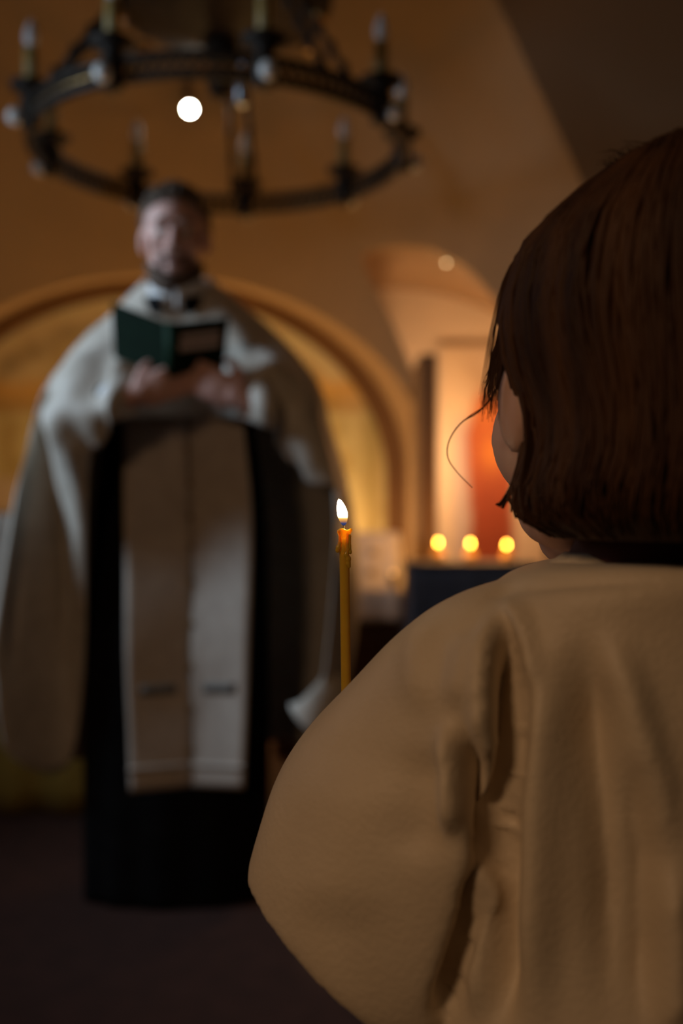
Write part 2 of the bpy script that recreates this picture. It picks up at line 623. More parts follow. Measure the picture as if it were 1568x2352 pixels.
def icon_col(p):
    px, py = CX + p.x * F / p.y, CY - (p.z - ZC) * F / p.y
    n = noise.fractal(Vector((px * .02, py * .014, 5.1)), 0.8, 2.0, 4)
    c = mixc((0.78, 0.66, 0.50), (0.64, 0.55, 0.46), smooth01(1030, 1120, px + 30 * n) * 0.8)
    c = mixc(c, (0.50, 0.38, 0.26), 0.7 * gs(px - 0.5 * (py - 850), 1095, 38) * gs(py, 880, 60))
    c = mixc(c, (0.46, 0.40, 0.46), 0.8 * gs(px, 1062, 24) * smooth01(930, 1000, py))
    w = 34 + 26 * smooth01(900, 1010, py) - 8 * smooth01(1060, 1180, py)
    f = 1 - smooth01(w - 14, w + 10, abs(px - 1128 + 4 * n))
    f *= smooth01(885, 925, py)
    rb = mixc((0.42, 0.10, 0.03), (0.30, 0.055, 0.02), smooth01(1000, 1180, py + 40 * n))
    c = mixc(c, rb, f)
    c = mixc(c, (0.62, 0.20, 0.05), 0.9 * math.exp(-((px - 1118) / 30) ** 2 - ((py - 945) / 38) ** 2))
    c = mixc(c, (0.62, 0.22, 0.035), math.exp(-((px - 1130) / 24) ** 2 - ((py - 1040) / 40) ** 2))
    return c


g = MB(); g.grid(rows)
pt = g.build('painted_figure', M['icon'], ib, smooth=False)
paint(pt, icon_col)
pt['label'] = 'painted figure in red and orange robes'

# ------------------------------------------------------------------ altar, credence table, candle stand
al = tag(empty('altar_table', (-1.06, 3.48, 0)), 'altar in olive gold cloth with grey cover behind the priest', 'altar')


def drape(name, m, parent, x0, x1, y0, y1, ztop, zbot, amp, nfold, th=0.006):
    """cloth over a box: top plus hanging skirt with folds"""
    per = []
    for k in range(40): per.append((x0 + (x1 - x0) * k / 40, y0, 0, -1))
    for k in range(30): per.append((x1, y0 + (y1 - y0) * k / 30, 1, 0))
    for k in range(40): per.append((x1 - (x1 - x0) * k / 40, y1, 0, 1))
    for k in range(30): per.append((x0, y1 - (y1 - y0) * k / 30, -1, 0))
    n = len(per)
    rws = []
    for i in range(13):
        t = i / 12
        z = ztop + (zbot - ztop) * t
        rw = []
        for k, (x, y, nx, ny) in enumerate(per):
            d = amp * t * (0.5 + 0.5 * math.sin(2 * PI * nfold * k / n + 1.3 * math.sin(k * .3)))
            rw.append(Vector((x + nx * d, y + ny * d, z)))
        rws.append(rw)
    g = MB(); g.grid(rws, close_u=True)
    g.add(rws[0], [tuple(range(n))])
    o = g.build(name, m, parent)
    solid(o, th)
    return o


drape('gold_frontal', M['gold_cloth'], al, -1.62, -0.50, 3.22, 3.75, 0.955, 0.01, 0.03, 16)
drape('grey_cover', M['grey_cloth'], al, -1.63, -0.49, 3.205, 3.76, 0.967, 0.30, 0.03, 16)

# stands for the added, unseen lamps (their light is set at the top)
for (nm, x, y, zb0, zt, lb) in (('added_altar_lamp', -0.56, 3.62, 0.97, 1.12, 'added small globe lamp on the altar, unseen behind the priest'),
                                ('added_floor_lamp', -0.62, 4.60, 0.0, 0.88, 'added slim globe lamp in the niche, unseen behind the priest'),
                                ('added_jamb_lamp', -0.14, 4.60, 0.0, 0.76, 'added slim globe lamp at the right side of the niche, unseen'),
                                ('added_icon_lamp', 1.04, 4.66, 0.0, 1.26, 'added slim globe lamp right of the icon, unseen behind the child'),
                                ('added_pier_lamp', 0.395, 4.62, 0.0, 1.12, 'added slim globe lamp, unseen behind the narrow pier')):
    L = tag(empty(nm, (x, y, zb0)), lb, 'lamp')
    g = MB(); g.lathe([(0.055, zb0), (0.055, zb0 + 0.01), (0.015, zb0 + 0.02), (0.008, zb0 + 0.05), (0.008, zt - 0.03), (0.022, zt - 0.02), (0.022, zt)], (x, y, 0))
    g.build('stand', M['brass'], L)
    g = MB()
    g.lathe([(0.020, zt), (0.030, zt + 0.006), (0.034, zt + 0.014), (0.030, zt + 0.022)], (x, y, 0), cap=False)
    solid(g.build('globe_cup', M['added_lamp_shade'], L), 0.002)

# credence table with embroidered linen
YT = 3.95
t = tag(empty('side_table', P(850, 1420, YT)), 'dark wooden side table under an embroidered white cloth', 'table')
t.location.z = 0
a, b = P(640, 1226, YT), P(938, 1424, YT)
g = MB()
g.box(((a.x + b.x) / 2 - 0.01, YT + 0.13, b.z / 2 + 0.02), (b.x - a.x + 0.02, 0.24, b.z + 0.04))
bevel(g.build('cabinet_body', M['wood'], t, smooth=False), 0.008)
for zz in (b.z - 0.09, b.z - 0.30):
    g = MB(); g.box(((a.x + b.x) / 2 - 0.01, YT + 0.003, zz), (b.x - a.x + 0.02, 0.014, 0.018))
    g.build('moulding', M['wood'], t, smooth=False)
drape('linen_cloth', M['linen'], t, a.x, b.x - 0.035, YT - 0.005, YT + 0.255, a.z, b.z, 0.035, 5)
for (px, py) in ((855, 1268), (852, 1312), (905, 1345), (840, 1378)):
    c = P(px, py, YT - 0.03)
    g = MB()
    g.box(c, (0.026, 0.004, 0.007)); g.box(c, (0.007, 0.005, 0.032))
    g.build('embroidered_cross', M['linen_mark'], t, smooth=False)

# candle stand with three flames
YS = 3.55
cs = tag(empty('candle_stand', P(1075, 1300, YS)), 'dark cloth covered stand carrying three votive lights', 'stand')
cs.location.z = 0
a, b = P(932, 1292, YS), P(1235, 1292, YS)
g = MB(); g.box(((a.x + b.x) / 2, YS + 0.10, a.z - 0.012), (b.x - a.x, 0.24, 0.024))
bevel(g.build('stand_top', M['darkcloth'], cs, smooth=False), 0.008)
drape('dark_cover', M['darkcloth'], cs, a.x + 0.012, b.x - 0.012, YS - 0.01, YS + 0.21, a.z - 0.02, 0.30, 0.02, 9)
for x in (a.x + 0.04, b.x - 0.04):
    for y in (YS + 0.02, YS + 0.18):
        g = MB(); g.lathe([(0.016, 0), (0.012, 0.05), (0.012, 0.5)], (x, y, 0), 10)
        g.build('leg', M['wood'], cs)


def votive(px, py, Y, lbl, zb, fm, hw=0.005, power=1.7):
    c = P(px, py, Y)
    e = tag(empty('votive_candle', (c.x, c.y, zb)), lbl, 'candle', 'votive lights on the dark stand')
    h = c.z - 0.011 - zb
    g = MB(); g.lathe([(0.016, zb), (0.019, zb + 0.004), (0.021, zb + h * .62), (0.0195, zb + h * .62), (0.017, zb + 0.006), (0.001, zb + 0.006)], (c.x, c.y, 0), 16)
    g.build('glass_cup', M['glass_amber'], e)
    g = MB(); g.lathe([(0.009, zb + 0.006), (0.009, zb + h - 0.004), (0.006, zb + h)], (c.x, c.y, 0), 12)
    g.build('wax', M['wax'], e)
    g = MB(); g.lathe([(0.001, zb + h), (hw, zb + h + 0.008), (hw * .8, zb + h + 0.012), (0.0006, zb + h + 0.019)], (c.x, c.y, 0), 12)
    g.build('flame', fm, e)
    light('votive_glow', 'POINT', (c.x, c.y - 0.002, c.z + 0.035), power, (1.0, 0.44, 0.11), 0.01).parent = None


for px, py, lb in ((1006, 1245, 'votive candle nearest the pier, leftmost of the three flames'),
                   (1080, 1247, 'middle votive candle of the three flames'),
                   (1163, 1250, 'votive candle closest to the child, rightmost of three flames')):
    votive(px, py, YS + 0.09, lb, a.z, M['flame_votive'])

# made-up brass bowl; its glow stands in for a golden knob's highlight
c = P(903, 1318, 3.82)
e = tag(empty('glint_bowl', (c.x, c.y, c.z - 0.03)), 'tiny brass bowl with an added glow as golden highlight before the embroidered cloth', 'lamp')
g = MB(); g.lathe([(0.002, c.z - 0.045), (0.014, c.z - 0.035), (0.020, c.z - 0.015), (0.017, c.z - 0.004), (0.013, c.z - 0.006), (0.002, c.z - 0.02)], (c.x, c.y, 0), 14)
g.build('bowl', M['brass'], e)
g = MB(); g.tube([(c.x, c.y, c.z - 0.04), (c.x, c.y + 0.03, c.z - 0.05), (c.x, c.y + 0.085, c.z - 0.05)], 0.004, 8)
g.build('bracket', M['brass'], e)
g = MB(); g.lathe([(0.001, c.z - 0.012), (0.005, c.z - 0.002), (0.004, c.z + 0.004), (0.0006, c.z + 0.012)], (c.x, c.y, 0), 10)
g.build('flame', M['glint_glow'], e)  # glowing drop that plays the golden highlight


# ceiling spotlights
def spot(px, py, r, m, lb, off):
    p = dome_hit(px, py)
    n = Vector(((p.x - DC.x) / DA.x ** 2, (p.y - DC.y) / DA.y ** 2, (p.z - DC.z) / DA.z ** 2)).normalized()
    c = p - n * off
    q = (Vector((0, 0.4, ZC)) - c).normalized()
    e = tag(empty('ceiling_spotlight', c), lb, 'spotlight')
    g = MB()
    g.tube([c - q * 0.06, c - q * 0.05, c, c + q * 0.012], [r * .8, r * 1.15, r * 1.3, r * 1.3], 20)
    g.build('housing', M['iron'], e)
    g = MB()
    g.tube([c + q * 0.0125, c + q * 0.016, c + q * 0.018], [r, r * .9, r * .5], 20)
    g.build('lens', m, e)
    g = MB(); g.tube([c - q * 0.05, p], 0.006, 8); g.build('bracket', M['iron'], e)


spot(436, 233, 0.020, M['lamp_white'], 'brightly lit white spotlight on the vault, seen through the chandelier ring', 0.07)
spot(1028, 601, 0.006, M['lamp_dim'], 'tiny faint spotlight on the rim of the side vault', 0.02)

# ------------------------------------------------------------------ chandelier
CHX, CHY = (507 - CX) * 3.24 / F, 3.24
CHZ, CHR = ZC + 1.186, 0.60
ch = tag(empty('chandelier', (CHX, CHY, CHZ)), 'dark iron ring chandelier with electric candles above the priest', 'chandelier')
cc = Vector((CHX, CHY, CHZ))


def hoop(name, r, z, t, m, par, n=96, h=None):
    g = MB()
    if h:
        pr = [(r - t, -h / 2), (r + t, -h / 2), (r + t, h / 2), (r - t, h / 2), (r - t, -h / 2)]
        g.lathe(pr, cc + Vector((0, 0, z)), n, cap=False)
    else:
        g.tube([cc + Vector((r * math.cos(2 * PI * k / n), r * math.sin(2 * PI * k / n), z)) for k in range(n)], t, 8, closed=True)
    return g.build(name, m, par)


hoop('lower_hoop', CHR, -0.028, 0.010, M['iron'], ch, h=0.016)
hoop('upper_hoop', CHR, 0.030, 0.010, M['iron'], ch, h=0.016)
hoop('middle_hoop', CHR + 0.002, 0.0, 0.004, M['brass'], ch)
# lattice bars between the hoops
proto = None
NB = 120
for k in range(NB):
    a = 2 * PI * (k + .5) / NB
    if proto is None:
        g = MB()
        g.tube([Vector((0, -0.016, -0.026)), Vector((0, 0, 0)), Vector((0, 0.016, 0.028))], 0.0055, 6)
        g.tube([Vector((0, 0.016, -0.026)), Vector((0, 0, 0)), Vector((0, -0.016, 0.028))], 0.0055, 6)
        me_bar = g.build('lattice_cross', M['iron'])
        proto = me_bar
        o = proto
    else:
        o = proto.copy(); COL.objects.link(o)
    o.parent = ch
    o.location = (CHR * math.cos(a), CHR * math.sin(a), 0)
    o.rotation_euler = (0, 0, a)

protos = None
for k in range(9):
    th = PI / 2 + R(40 * k) - R(2)
    if protos is None:
        g = MB(); g.lathe([(0.010, -0.055), (0.030, -0.045), (0.034, 0.03), (0.026, 0.045), (0.030, 0.055), (0.060, 0.070), (0.064, 0.082), (0.05, 0.085), (0.022, 0.082), (0.022, 0.09)], n=18)
        cup = g.build('candle_cup', M['iron'], None)
        g = MB(); g.lathe([(0.021, 0.084), (0.021, 0.190), (0.016, 0.194)], n=16)
        tb = g.build('candle_tube', M['wax_tube'], None)
        g = MB(); g.lathe([(0.010, 0.192), (0.019, 0.208), (0.022, 0.226), (0.017, 0.250), (0.008, 0.270), (0.002, 0.280)], n=16)
        bl = g.build('bulb', M['bulb'], None)
        g = MB(); g.ell((0.046, 0, -0.02), (0.026, 0.026, 0.026))
        ba = g.build('porcelain_ball', M['ball'], None)
        protos = (cup, tb, bl, ba)
        st = protos
    else:
        st = [o.copy() for o in protos]
        for o in st: COL.objects.link(o)
    st[0].parent = ch
    st[0].location = (CHR * math.cos(th), CHR * math.sin(th), 0)
    st[0].rotation_euler = (0, 0, th)
    for o in st[1:]: o.parent = st[0]
UZ, UR = 0.43, 0.36
# paired stays from ring to upper crown
for k in (0, 138, -138):
    th = PI / 2 + R(k) - R(2)
    e_r, e_t = Vector((math.cos(th), math.sin(th), 0)), Vector((-math.sin(th), math.cos(th), 0))
    for w_ in (-.045, .045):
        g = MB()
        p0 = cc + e_r * CHR + e_t * w_ + Vector((0, 0, 0.03))
        p1 = cc + e_r * UR * .9 + e_t * w_ * .6 + Vector((0, 0, UZ))
        g.tube([p0, p1], 0.009, 8)
        for q in range(5):
            g.ell(p0.lerp(p1, (q + .5) / 5), (0.014, 0.014, 0.026), n=10, m=6)
        g.build('stay_rod', M['iron'], ch)
g = MB()
g.lathe([(0.04, UZ - 0.10), (0.10, UZ - 0.085), (0.20, UZ - 0.05), (0.29, UZ - 0.01), (UR, UZ + 0.03), (UR + 0.012, UZ + 0.10), (UR, UZ + 0.17), (UR - 0.02, UZ + 0.17), (UR - 0.02, UZ + 0.05), (0.10, UZ - 0.04), (0.03, UZ - 0.05)], cc, 48)
g.build('upper_crown', M['iron'], ch)
for k in range(9):
    th = PI / 2 + R(40 * k + 20)
    q = cc + Vector(((UR - 0.03) * math.cos(th), (UR - 0.03) * math.sin(th), UZ))
    g = MB(); g.ell(q + Vector((0, 0, -0.03)), (0.030, 0.030, 0.020), n=12, m=8)
    g.build('boss', M['brass'], ch)
g = MB()
g.lathe([(0.005, UZ - 0.28), (0.035, UZ - 0.26), (0.05, UZ - 0.22), (0.03, UZ - 0.18), (0.06, UZ - 0.13), (0.05, UZ - 0.09)], cc, 20)
g.build('hub', M['iron'], ch)
g = MB(); g.lathe([(0.016, UZ - 0.10), (0.016, 1.10)], cc, 12)
g.build('stem', M['iron'], ch)
q = P(556, 205, 2.95)
g = MB(); g.lathe([(0.012, q.z - 0.05), (0.022, q.z - 0.045), (0.022, q.z + 0.05), (0.012, q.z + 0.056)], (q.x, q.y, 0), 16)
g.tube([Vector((q.x, q.y, q.z + 0.05)), Vector((q.x, q.y + .03, q.z + 0.16))], 0.006, 8)
g.build('steel_weight', mat('steel', (0.35, 0.38, 0.42), 0.3, metal=0.9), ch)


# ------------------------------------------------------------------ people helpers
def remeshed(g, name, m, parent, voxel, smooth_it=4):
    o = g.build(name, m, None)
    md = o.modifiers.new('r', 'REMESH'); md.mode = 'VOXEL'; md.voxel_size = voxel
    sm = o.modifiers.new('s', 'SMOOTH'); sm.iterations = smooth_it; sm.factor = 0.5
    dg = bpy.context.evaluated_depsgraph_get()
    me = bpy.data.meshes.new_from_object(o.evaluated_get(dg))
    me.name = name
    old = o.data
    o.modifiers.clear()
    o.data = me
    bpy.data.meshes.remove(old)
    me.polygons.foreach_set('use_smooth', [True] * len(me.polygons))
    if not me.materials: me.materials.append(m)
    inv = PM(parent).inverted()
    me.transform(inv)
    o.parent = parent
    return o


class XF:
    """a frame: maps local head or hand coordinates to the world"""
    def __init__(self, c, rot, s): self.c, self.r, self.s = Vector(c), rot, s
    def __call__(self, *p): return self.c + self.r @ (Vector(p) * self.s)
    def R3(self, r): return tuple(k * self.s for k in r)


def head(g, x, chubby=False):
    e = lambda c, r, **k: g.ell(x(*c), x.R3(r), x.r, **k)
    e((0, -.012, .035), (.076, .094, .086), n=24, m=16)
    e((0, .022, -.03), (.063, .068, .088), n=24, m=16)
    e((0, .056, -.094), (.034, .030, .024))
    for s in (-1, 1):
        e((s * .036, .022, -.072), (.026, .044, .032))
        e((s * .036, .066, -.022), (.024, .020, .021))
        e((s * .029, .080, .024), (.024, .013, .009))
        e((s * .078, -.006, -.010), (.010, .022, .033))
        e((s * .012, .097, -.032), (.010, .011, .008))
    if chubby:
        for s in (-1, 1): e((s * .030, .042, -.022), (.042, .044, .048))
    g.tube([x(0, .086, .018), x(0, .098, -.005), x(0, .110, -.024), x(0, .100, -.036)], [k * x.s for k in (.009, .010, .014, .010)], 10)
    e((0, .087, -.055), (.024, .010, .0065))
    e((0, .085, -.075), (.021, .010, .0075))


def face_parts(x, parent):
    for s in (-1, 1):
        g = MB(); g.ell(x(s * .030, .0735, .004), x.R3((.0125, .0125, .0125)), x.r, n=14, m=10)
        ey = g.build('eye', M['eye'], parent)
        g = MB(); g.ell(x(s * .030, .0835, .003), x.R3((.006, .0035, .006)), x.r, n=12, m=8)
        g.build('iris', M['iris'], ey)
    g = MB(); g.ell(x(0, .090, -.065), x.R3((.017, .0075, .0065)), x.r)
    g.build('mouth', M['mouth'], parent)


def hand(g, wrist, d, up, s, curl, spread=0.0, thumb=1, fingers=(0.072, 0.082, 0.077, 0.060)):
    """wrist point, finger direction d, 'up' = index side; normal = palm side; curl per joint towards the palm"""
    d = Vector(d).normalized(); up = Vector(up); up = (up - d * up.dot(d)).normalized()
    nrm = d.cross(up) * thumb
    w = Vector(wrist)
    rot = Matrix((d, up, nrm)).transposed()
    g.ell(w + d * .045 * s, (.052 * s, .042 * s, .017 * s), rot)
    g.tube([w - d * .05 * s, w, w + d * .03 * s], [.024 * s, .026 * s, .025 * s], 10)
    for i, L in enumerate(fingers):
        o = (1.5 - i) * .0205 * s
        p = w + d * .078 * s + up * o
        dd = (d + up * spread * (1.5 - i)).normalized()
        pts, rad = [w + d * .05 * s + up * o * .9, p], [.0105 * s, .0105 * s]
        a = 0.0
        for k, fr in enumerate((.45, .32, .23)):
            a += curl[k]
            p = p + (dd * math.cos(a) + nrm * math.sin(a)) * L * fr * s
            pts.append(p); rad.append((.0095, .0085, .0065)[k] * s)
        g.tube(pts, rad, 10)
        g.ell(p, (.0068 * s,) * 3, n=8, m=6)
    b = w + d * .018 * s + up * .026 * s
    p1 = b + (up * .8 + d * .6 + nrm * .35).normalized() * .034 * s
    p2 = p1 + (up * .35 + d * .8 + nrm * .55).normalized() * .028 * s
    p3 = p2 + (d * .8 + nrm * .6).normalized() * .022 * s
    g.tube([b - d * .01 * s, b, p1, p2, p3], [k * s for k in (.016, .016, .0125, .011, .008)], 10)
    g.ell(p3, (.008 * s,) * 3, n=8, m=6)


def ridges(lst):
    """cloth folds: (polyline in photo pixels, width, height)"""
    def f(v):
        if v.y < 0.1: return 0.0
        x, y = to_px(v)
        d = 0.0
        for pl_, w, h in lst:
            best, bt, n_ = 1e12, 0, len(pl_) - 1
            for k in range(n_):
                (x0, y0), (x1, y1) = pl_[k], pl_[k + 1]
                L2 = (x1 - x0) ** 2 + (y1 - y0) ** 2
                t = max(0, min(1, ((x - x0) * (x1 - x0) + (y - y0) * (y1 - y0)) / L2))
                dd = (x - x0 - (x1 - x0) * t) ** 2 + (y - y0 - (y1 - y0) * t) ** 2
                if dd < best: best, bt = dd, (k + t) / n_
            if best < 9 * w * w:
                e = smooth01(0, .3, min(bt, 1 - bt))
                d += h * e * math.exp(-best / (w * w))
        return d
    return f


# ------------------------------------------------------------------ the priest
YP = 2.57
pr = tag(empty('person', (P(405, 1176, YP).x, YP, 0)), 'bearded man in ivory cape and black cassock reading from green book', 'person')
PX = pr.location.x
hx = XF(P(402, 548, 2.53), Matrix.Rotation(PI + R(6), 3, 'Z') @ Matrix.Rotation(R(-8), 3, 'X'), 1.04)
g = MB()
head(g, hx)
nb = hx(0, -.02, -.06)
g.tube([nb, Vector((nb.x, 2.575, 1.52)), Vector((PX, YP, 1.44)), Vector((PX, YP, 1.36))], [.056, .056, .07, .09], 14)
g.ell((PX, YP + .01, 1.29), (.165, .095, .15)); g.ell((PX, YP, 1.08), (.165, .105, .22)); g.ell((PX, YP, .90), (.17, .11, .14))
eL, eR = P(140, 960, 2.46), P(690, 960, 2.46)
wL, wR = P(290, 914, 2.25), P(578, 924, 2.25)
for s, el, wr in ((-1, eL, wL), (1, eR, wR)):
    sh = Vector((PX + s * .14, YP + .02, 1.36))
    g.ell(sh, (.052, .052, .055))
    g.tube([sh, sh.lerp(el, .5), el], [.050, .046, .038], 12)
    g.ell(el, (.038, .038, .038))
    g.tube([el, el.lerp(wr, .4), wr], [.038, .038, .028], 12)
    hp = Vector((PX + s * .09, YP, .86))
    g.tube([hp, Vector((PX + s * .10, YP - .01, .48)), Vector((PX + s * .105, YP + .01, .09))], [.085, .06, .045], 12)
    g.ell((PX + s * .09, YP - .02, .045), (.040, .085, .042))
hand(g, wL + (Vector((.9, -.1, .28)).normalized() * .022), (0.9, -0.05, 0.30), (-.25, -.1, .9), 1.0, (0.25, 0.55, 0.5), thumb=-1)
hand(g, wR + (Vector((-.9, -.1, .30)).normalized() * .022), (-0.86, -0.05, 0.42), (.35, -.1, .9), 1.0, (0.25, 0.5, 0.5), thumb=1)
body = remeshed(g, 'body', M['skin'], pr, 0.006, 3)
face_parts(hx, pr)

# hair, eyebrows, beard
def cap(x, name, m, par, t0, zoff, r=(.0815, .099, .092), front=0.55):
    rws = []
    for i in range(15):
        rw = []
        for j in range(40):
            a = 2 * PI * j / 40
            fr = max(0, math.sin(a))                     # towards the face
            lim = R(112) - (R(112) - R(60)) * fr ** front
            t = lim * i / 14
            k = 1 + .03 * noise.noise(Vector((math.cos(a) * 4, math.sin(a) * 4, i * .5)))
            rw.append(x(r[0] * math.sin(t) * math.cos(a) * k, -.012 + r[1] * math.sin(t) * math.sin(a) * k, zoff + r[2] * math.cos(t) * k))
        rws.append(rw)
    g = MB(); g.grid(rws, close_u=True)
    for q in range(260):
        i = random.randint(2, 13); j = random.randint(0, 39)
        p = rws[i][j]; p2 = rws[min(14, i + 2)][j]
        n = (p - x(0, -.01, .02)).normalized()
        g.tube([p, p + (p2 - p) * .5 + n * .006, p2 + n * .004], [.003, .0035, .001], 5)
    o = g.build(name, m, par)
    return solid(o, .006, -1)


cap(hx, 'hair', M['hair_brown'], pr, 0, .038)
g = MB()
for k in range(30):
    a = R(-100 + 200 * k / 29)
    for lv in range(5):
        zz = -.062 - .016 * lv - .03 * math.cos(a) ** 2
        rr_ = .071 - .004 * lv
        p = hx(rr_ * math.sin(a) * .93, .016 + rr_ * math.cos(a) * 1.0, zz)
        q = hx(rr_ * math.sin(a) * .86, .016 + rr_ * math.cos(a) * .97, zz - .026)
        g.tube([p, p.lerp(q, .5) + Vector((0, -.003, 0)), q], [.008, .009, .003], 6)
for k in range(9):
    a = (k - 4) / 4
    p = hx(.006 * a + .030 * a, .091 - .012 * a * a, -.045 - .006 * a * a)
    q = hx(.034 * a, .088 - .016 * a * a, -.058 - .022 * a * a)
    g.tube([p, q], [.005, .002], 6)
g.build('beard', M['beard'], pr)
for s in (-1, 1):
    g = MB(); g.tube([hx(s * .012, .092, .027), hx(s * .03, .090, .033), hx(s * .052, .074, .026)], [.004, .005, .002], 8)
    g.build('eyebrow', M['hair_brown'], pr)

# cassock
cL = [(240, 980), (224, 1150), (211, 1300), (200, 1500), (195, 1700), (194, 1900), (196, 2044)]
cR = [(580, 980), (604, 1150), (612, 1300), (613, 1500), (613, 1700), (611, 1900), (606, 2044)]
ca = cr([P(x, y, YP) for x, y in cL], 40)
cb = cr([P(x, y, YP) for x, y in cR], 40)


def cass(t, u, out=0.0):
    """front surface point of the cassock at row t (0..1), u = -1..1 across"""
    i = t * 39; k = min(38, int(i)); f = i - k
    a, b = ca[k].lerp(ca[k + 1], f), cb[k].lerp(cb[k + 1], f)
    d = 0.112 + 0.02 * t
    return Vector((a.x + (b.x - a.x) * (u + 1) / 2, YP - d * math.sqrt(max(0, 1 - abs(u) ** 2.6)) - out, a.z + (b.z - a.z) * (u + 1) / 2))


rws = []
for i in range(40):
    rw = []
    a, b = ca[i], cb[i]
    c, h = (a + b) / 2, (b - a) / 2
    d = 0.112 + 0.02 * i / 39
    for j in range(72):
        t = 2 * PI * j / 72
        s_, c_ = math.sin(t), math.cos(t)
        k = 1 + 0.03 * (i / 39) * math.sin(t * 11 + 0.6 * math.sin(3 * t))
        p = c + h * c_ * k
        rw.append(Vector((p.x, YP + d * k * math.copysign(abs(s_) ** .77, s_), max(p.z, 0.001) if i < 39 else 0.001)))
    rws.append(rw)
top = [Vector((PX + (p.x - PX) * .9, YP + (p.y - YP) * .9, 1.40)) for p in rws[0]]
g = MB(); g.grid([top] + rws, close_u=True)
solid(g.build('cassock', M['black'], pr), .004)

# stole: two long panels with braid bars and buttons
st = MB()
def stole_panel(u0t, u1t, u0b, u1b, t1l, t1r, name, tl, tr):
    rws = []
    for i in range(60):
        rw = []
        for j in range(10):
            f = j / 9
            t1 = t1l + (t1r - t1l) * f
            t = -0.02 + (t1 + 0.02) * i / 59
            u = (u0t + (u0b - u0t) * i / 59) * (1 - f) + (u1t + (u1b - u1t) * i / 59) * f
            if t < 0:
                p = cass(0, u); p.y = tl * (1 - f) + tr * f
            else:
                p = cass(t, u); p.y = tl * (1 - f) + tr * f - .018 * t + .003 * math.sin(i * .28 + 2 * f)
            rw.append(p)
        rws.append(rw)
    # upper end towards the neck
    up = []
    for k in range(10):
        f = k / 10
        up.append([Vector((p.x * f + (PX + (p.x - PX) * .62) * (1 - f), p.y * f + 2.48 * (1 - f), 1.40 + (p.z - 1.40) * f)) for p in rws[0]])
    g = MB(); g.grid(up + rws)
    o = g.build(name, M['stole'], pr)
    solid(o, .005)
    return o, rws


pxu = lambda x, t: (x - (ca[int(t * 39)].x * F / YP + CX)) / ((cb[int(t * 39)].x - ca[int(t * 39)].x) * F / YP) * 2 - 1
tb_ = (1812 - 980) / 1064 * .985
sl, rl = stole_panel(pxu(312, 0), pxu(443, 0), pxu(330, .76), pxu(456, .76), .728, .725, 'stole_panel', 2.412, 2.446)
sr, rr2 = stole_panel(pxu(445, 0), pxu(575, 0), pxu(458, .76), pxu(578, .76), .725, .716, 'stole_panel', 2.446, 2.378)
for (o, rw, a, b, lv) in ((sr, rr2, 2, 7, (45,)), (sl, rl, 2, 7, (45,)), (sl, rl, 0, 9, (56, )), (sr, rr2, 0, 9, (56,))):
    for L in lv:
        g = MB()
        hh = .30 if L == 45 else .2
        pa = [Vector((p.x, p.y - .005, p.z + .012 * (1 if L == 45 else .6))) for p in rw[L][a:b + 1]]
        pb = [Vector((p.x, p.y - .005, p.z - .012 * (1 if L == 45 else .6))) for p in rw[L][a:b + 1]]
        g.grid([pa, pb])
        m_ = M['stole_bar'] if L == 45 else M['stole']
        solid(g.build('braid_bar', m_, o), .003)
for k in range(9):
    i = 6 + k * 6
    p = (rl[i][9] + rr2[i][0]) / 2
    g = MB(); g.ell(p + Vector((0, -.006, 0)), (.007, .005, .007), n=10, m=6)
    g.build('button', M['brass'], sl)

# collar
g = MB()
nc = Vector((P(408, 690, 2.54).x, 2.555, 0))
for nm, m_, r0, z0, z1 in (('white_collar', 'shirt', .072, 1.500, 1.572), ('black_collar', 'black', .083, 1.487, 1.530)):
    rws = []
    for i in range(5):
        z = z0 + (z1 - z0) * i / 4
        rw = []
        for j in range(50):
            a = R(-90) + R(18 if nm[0] == 'b' else 4) + (2 * PI - R(36 if nm[0] == 'b' else 8)) * j / 49
            rw.append(Vector((nc.x + (r0 + .006 * (1 - i / 4)) * math.cos(a), nc.y + (r0 + .012) * math.sin(a) - .010, z - .022 * max(0, -math.sin(a)))))
        rws.append(rw)
    g = MB(); g.grid(rws)
    solid(g.build(nm, M[m_], pr), .004)

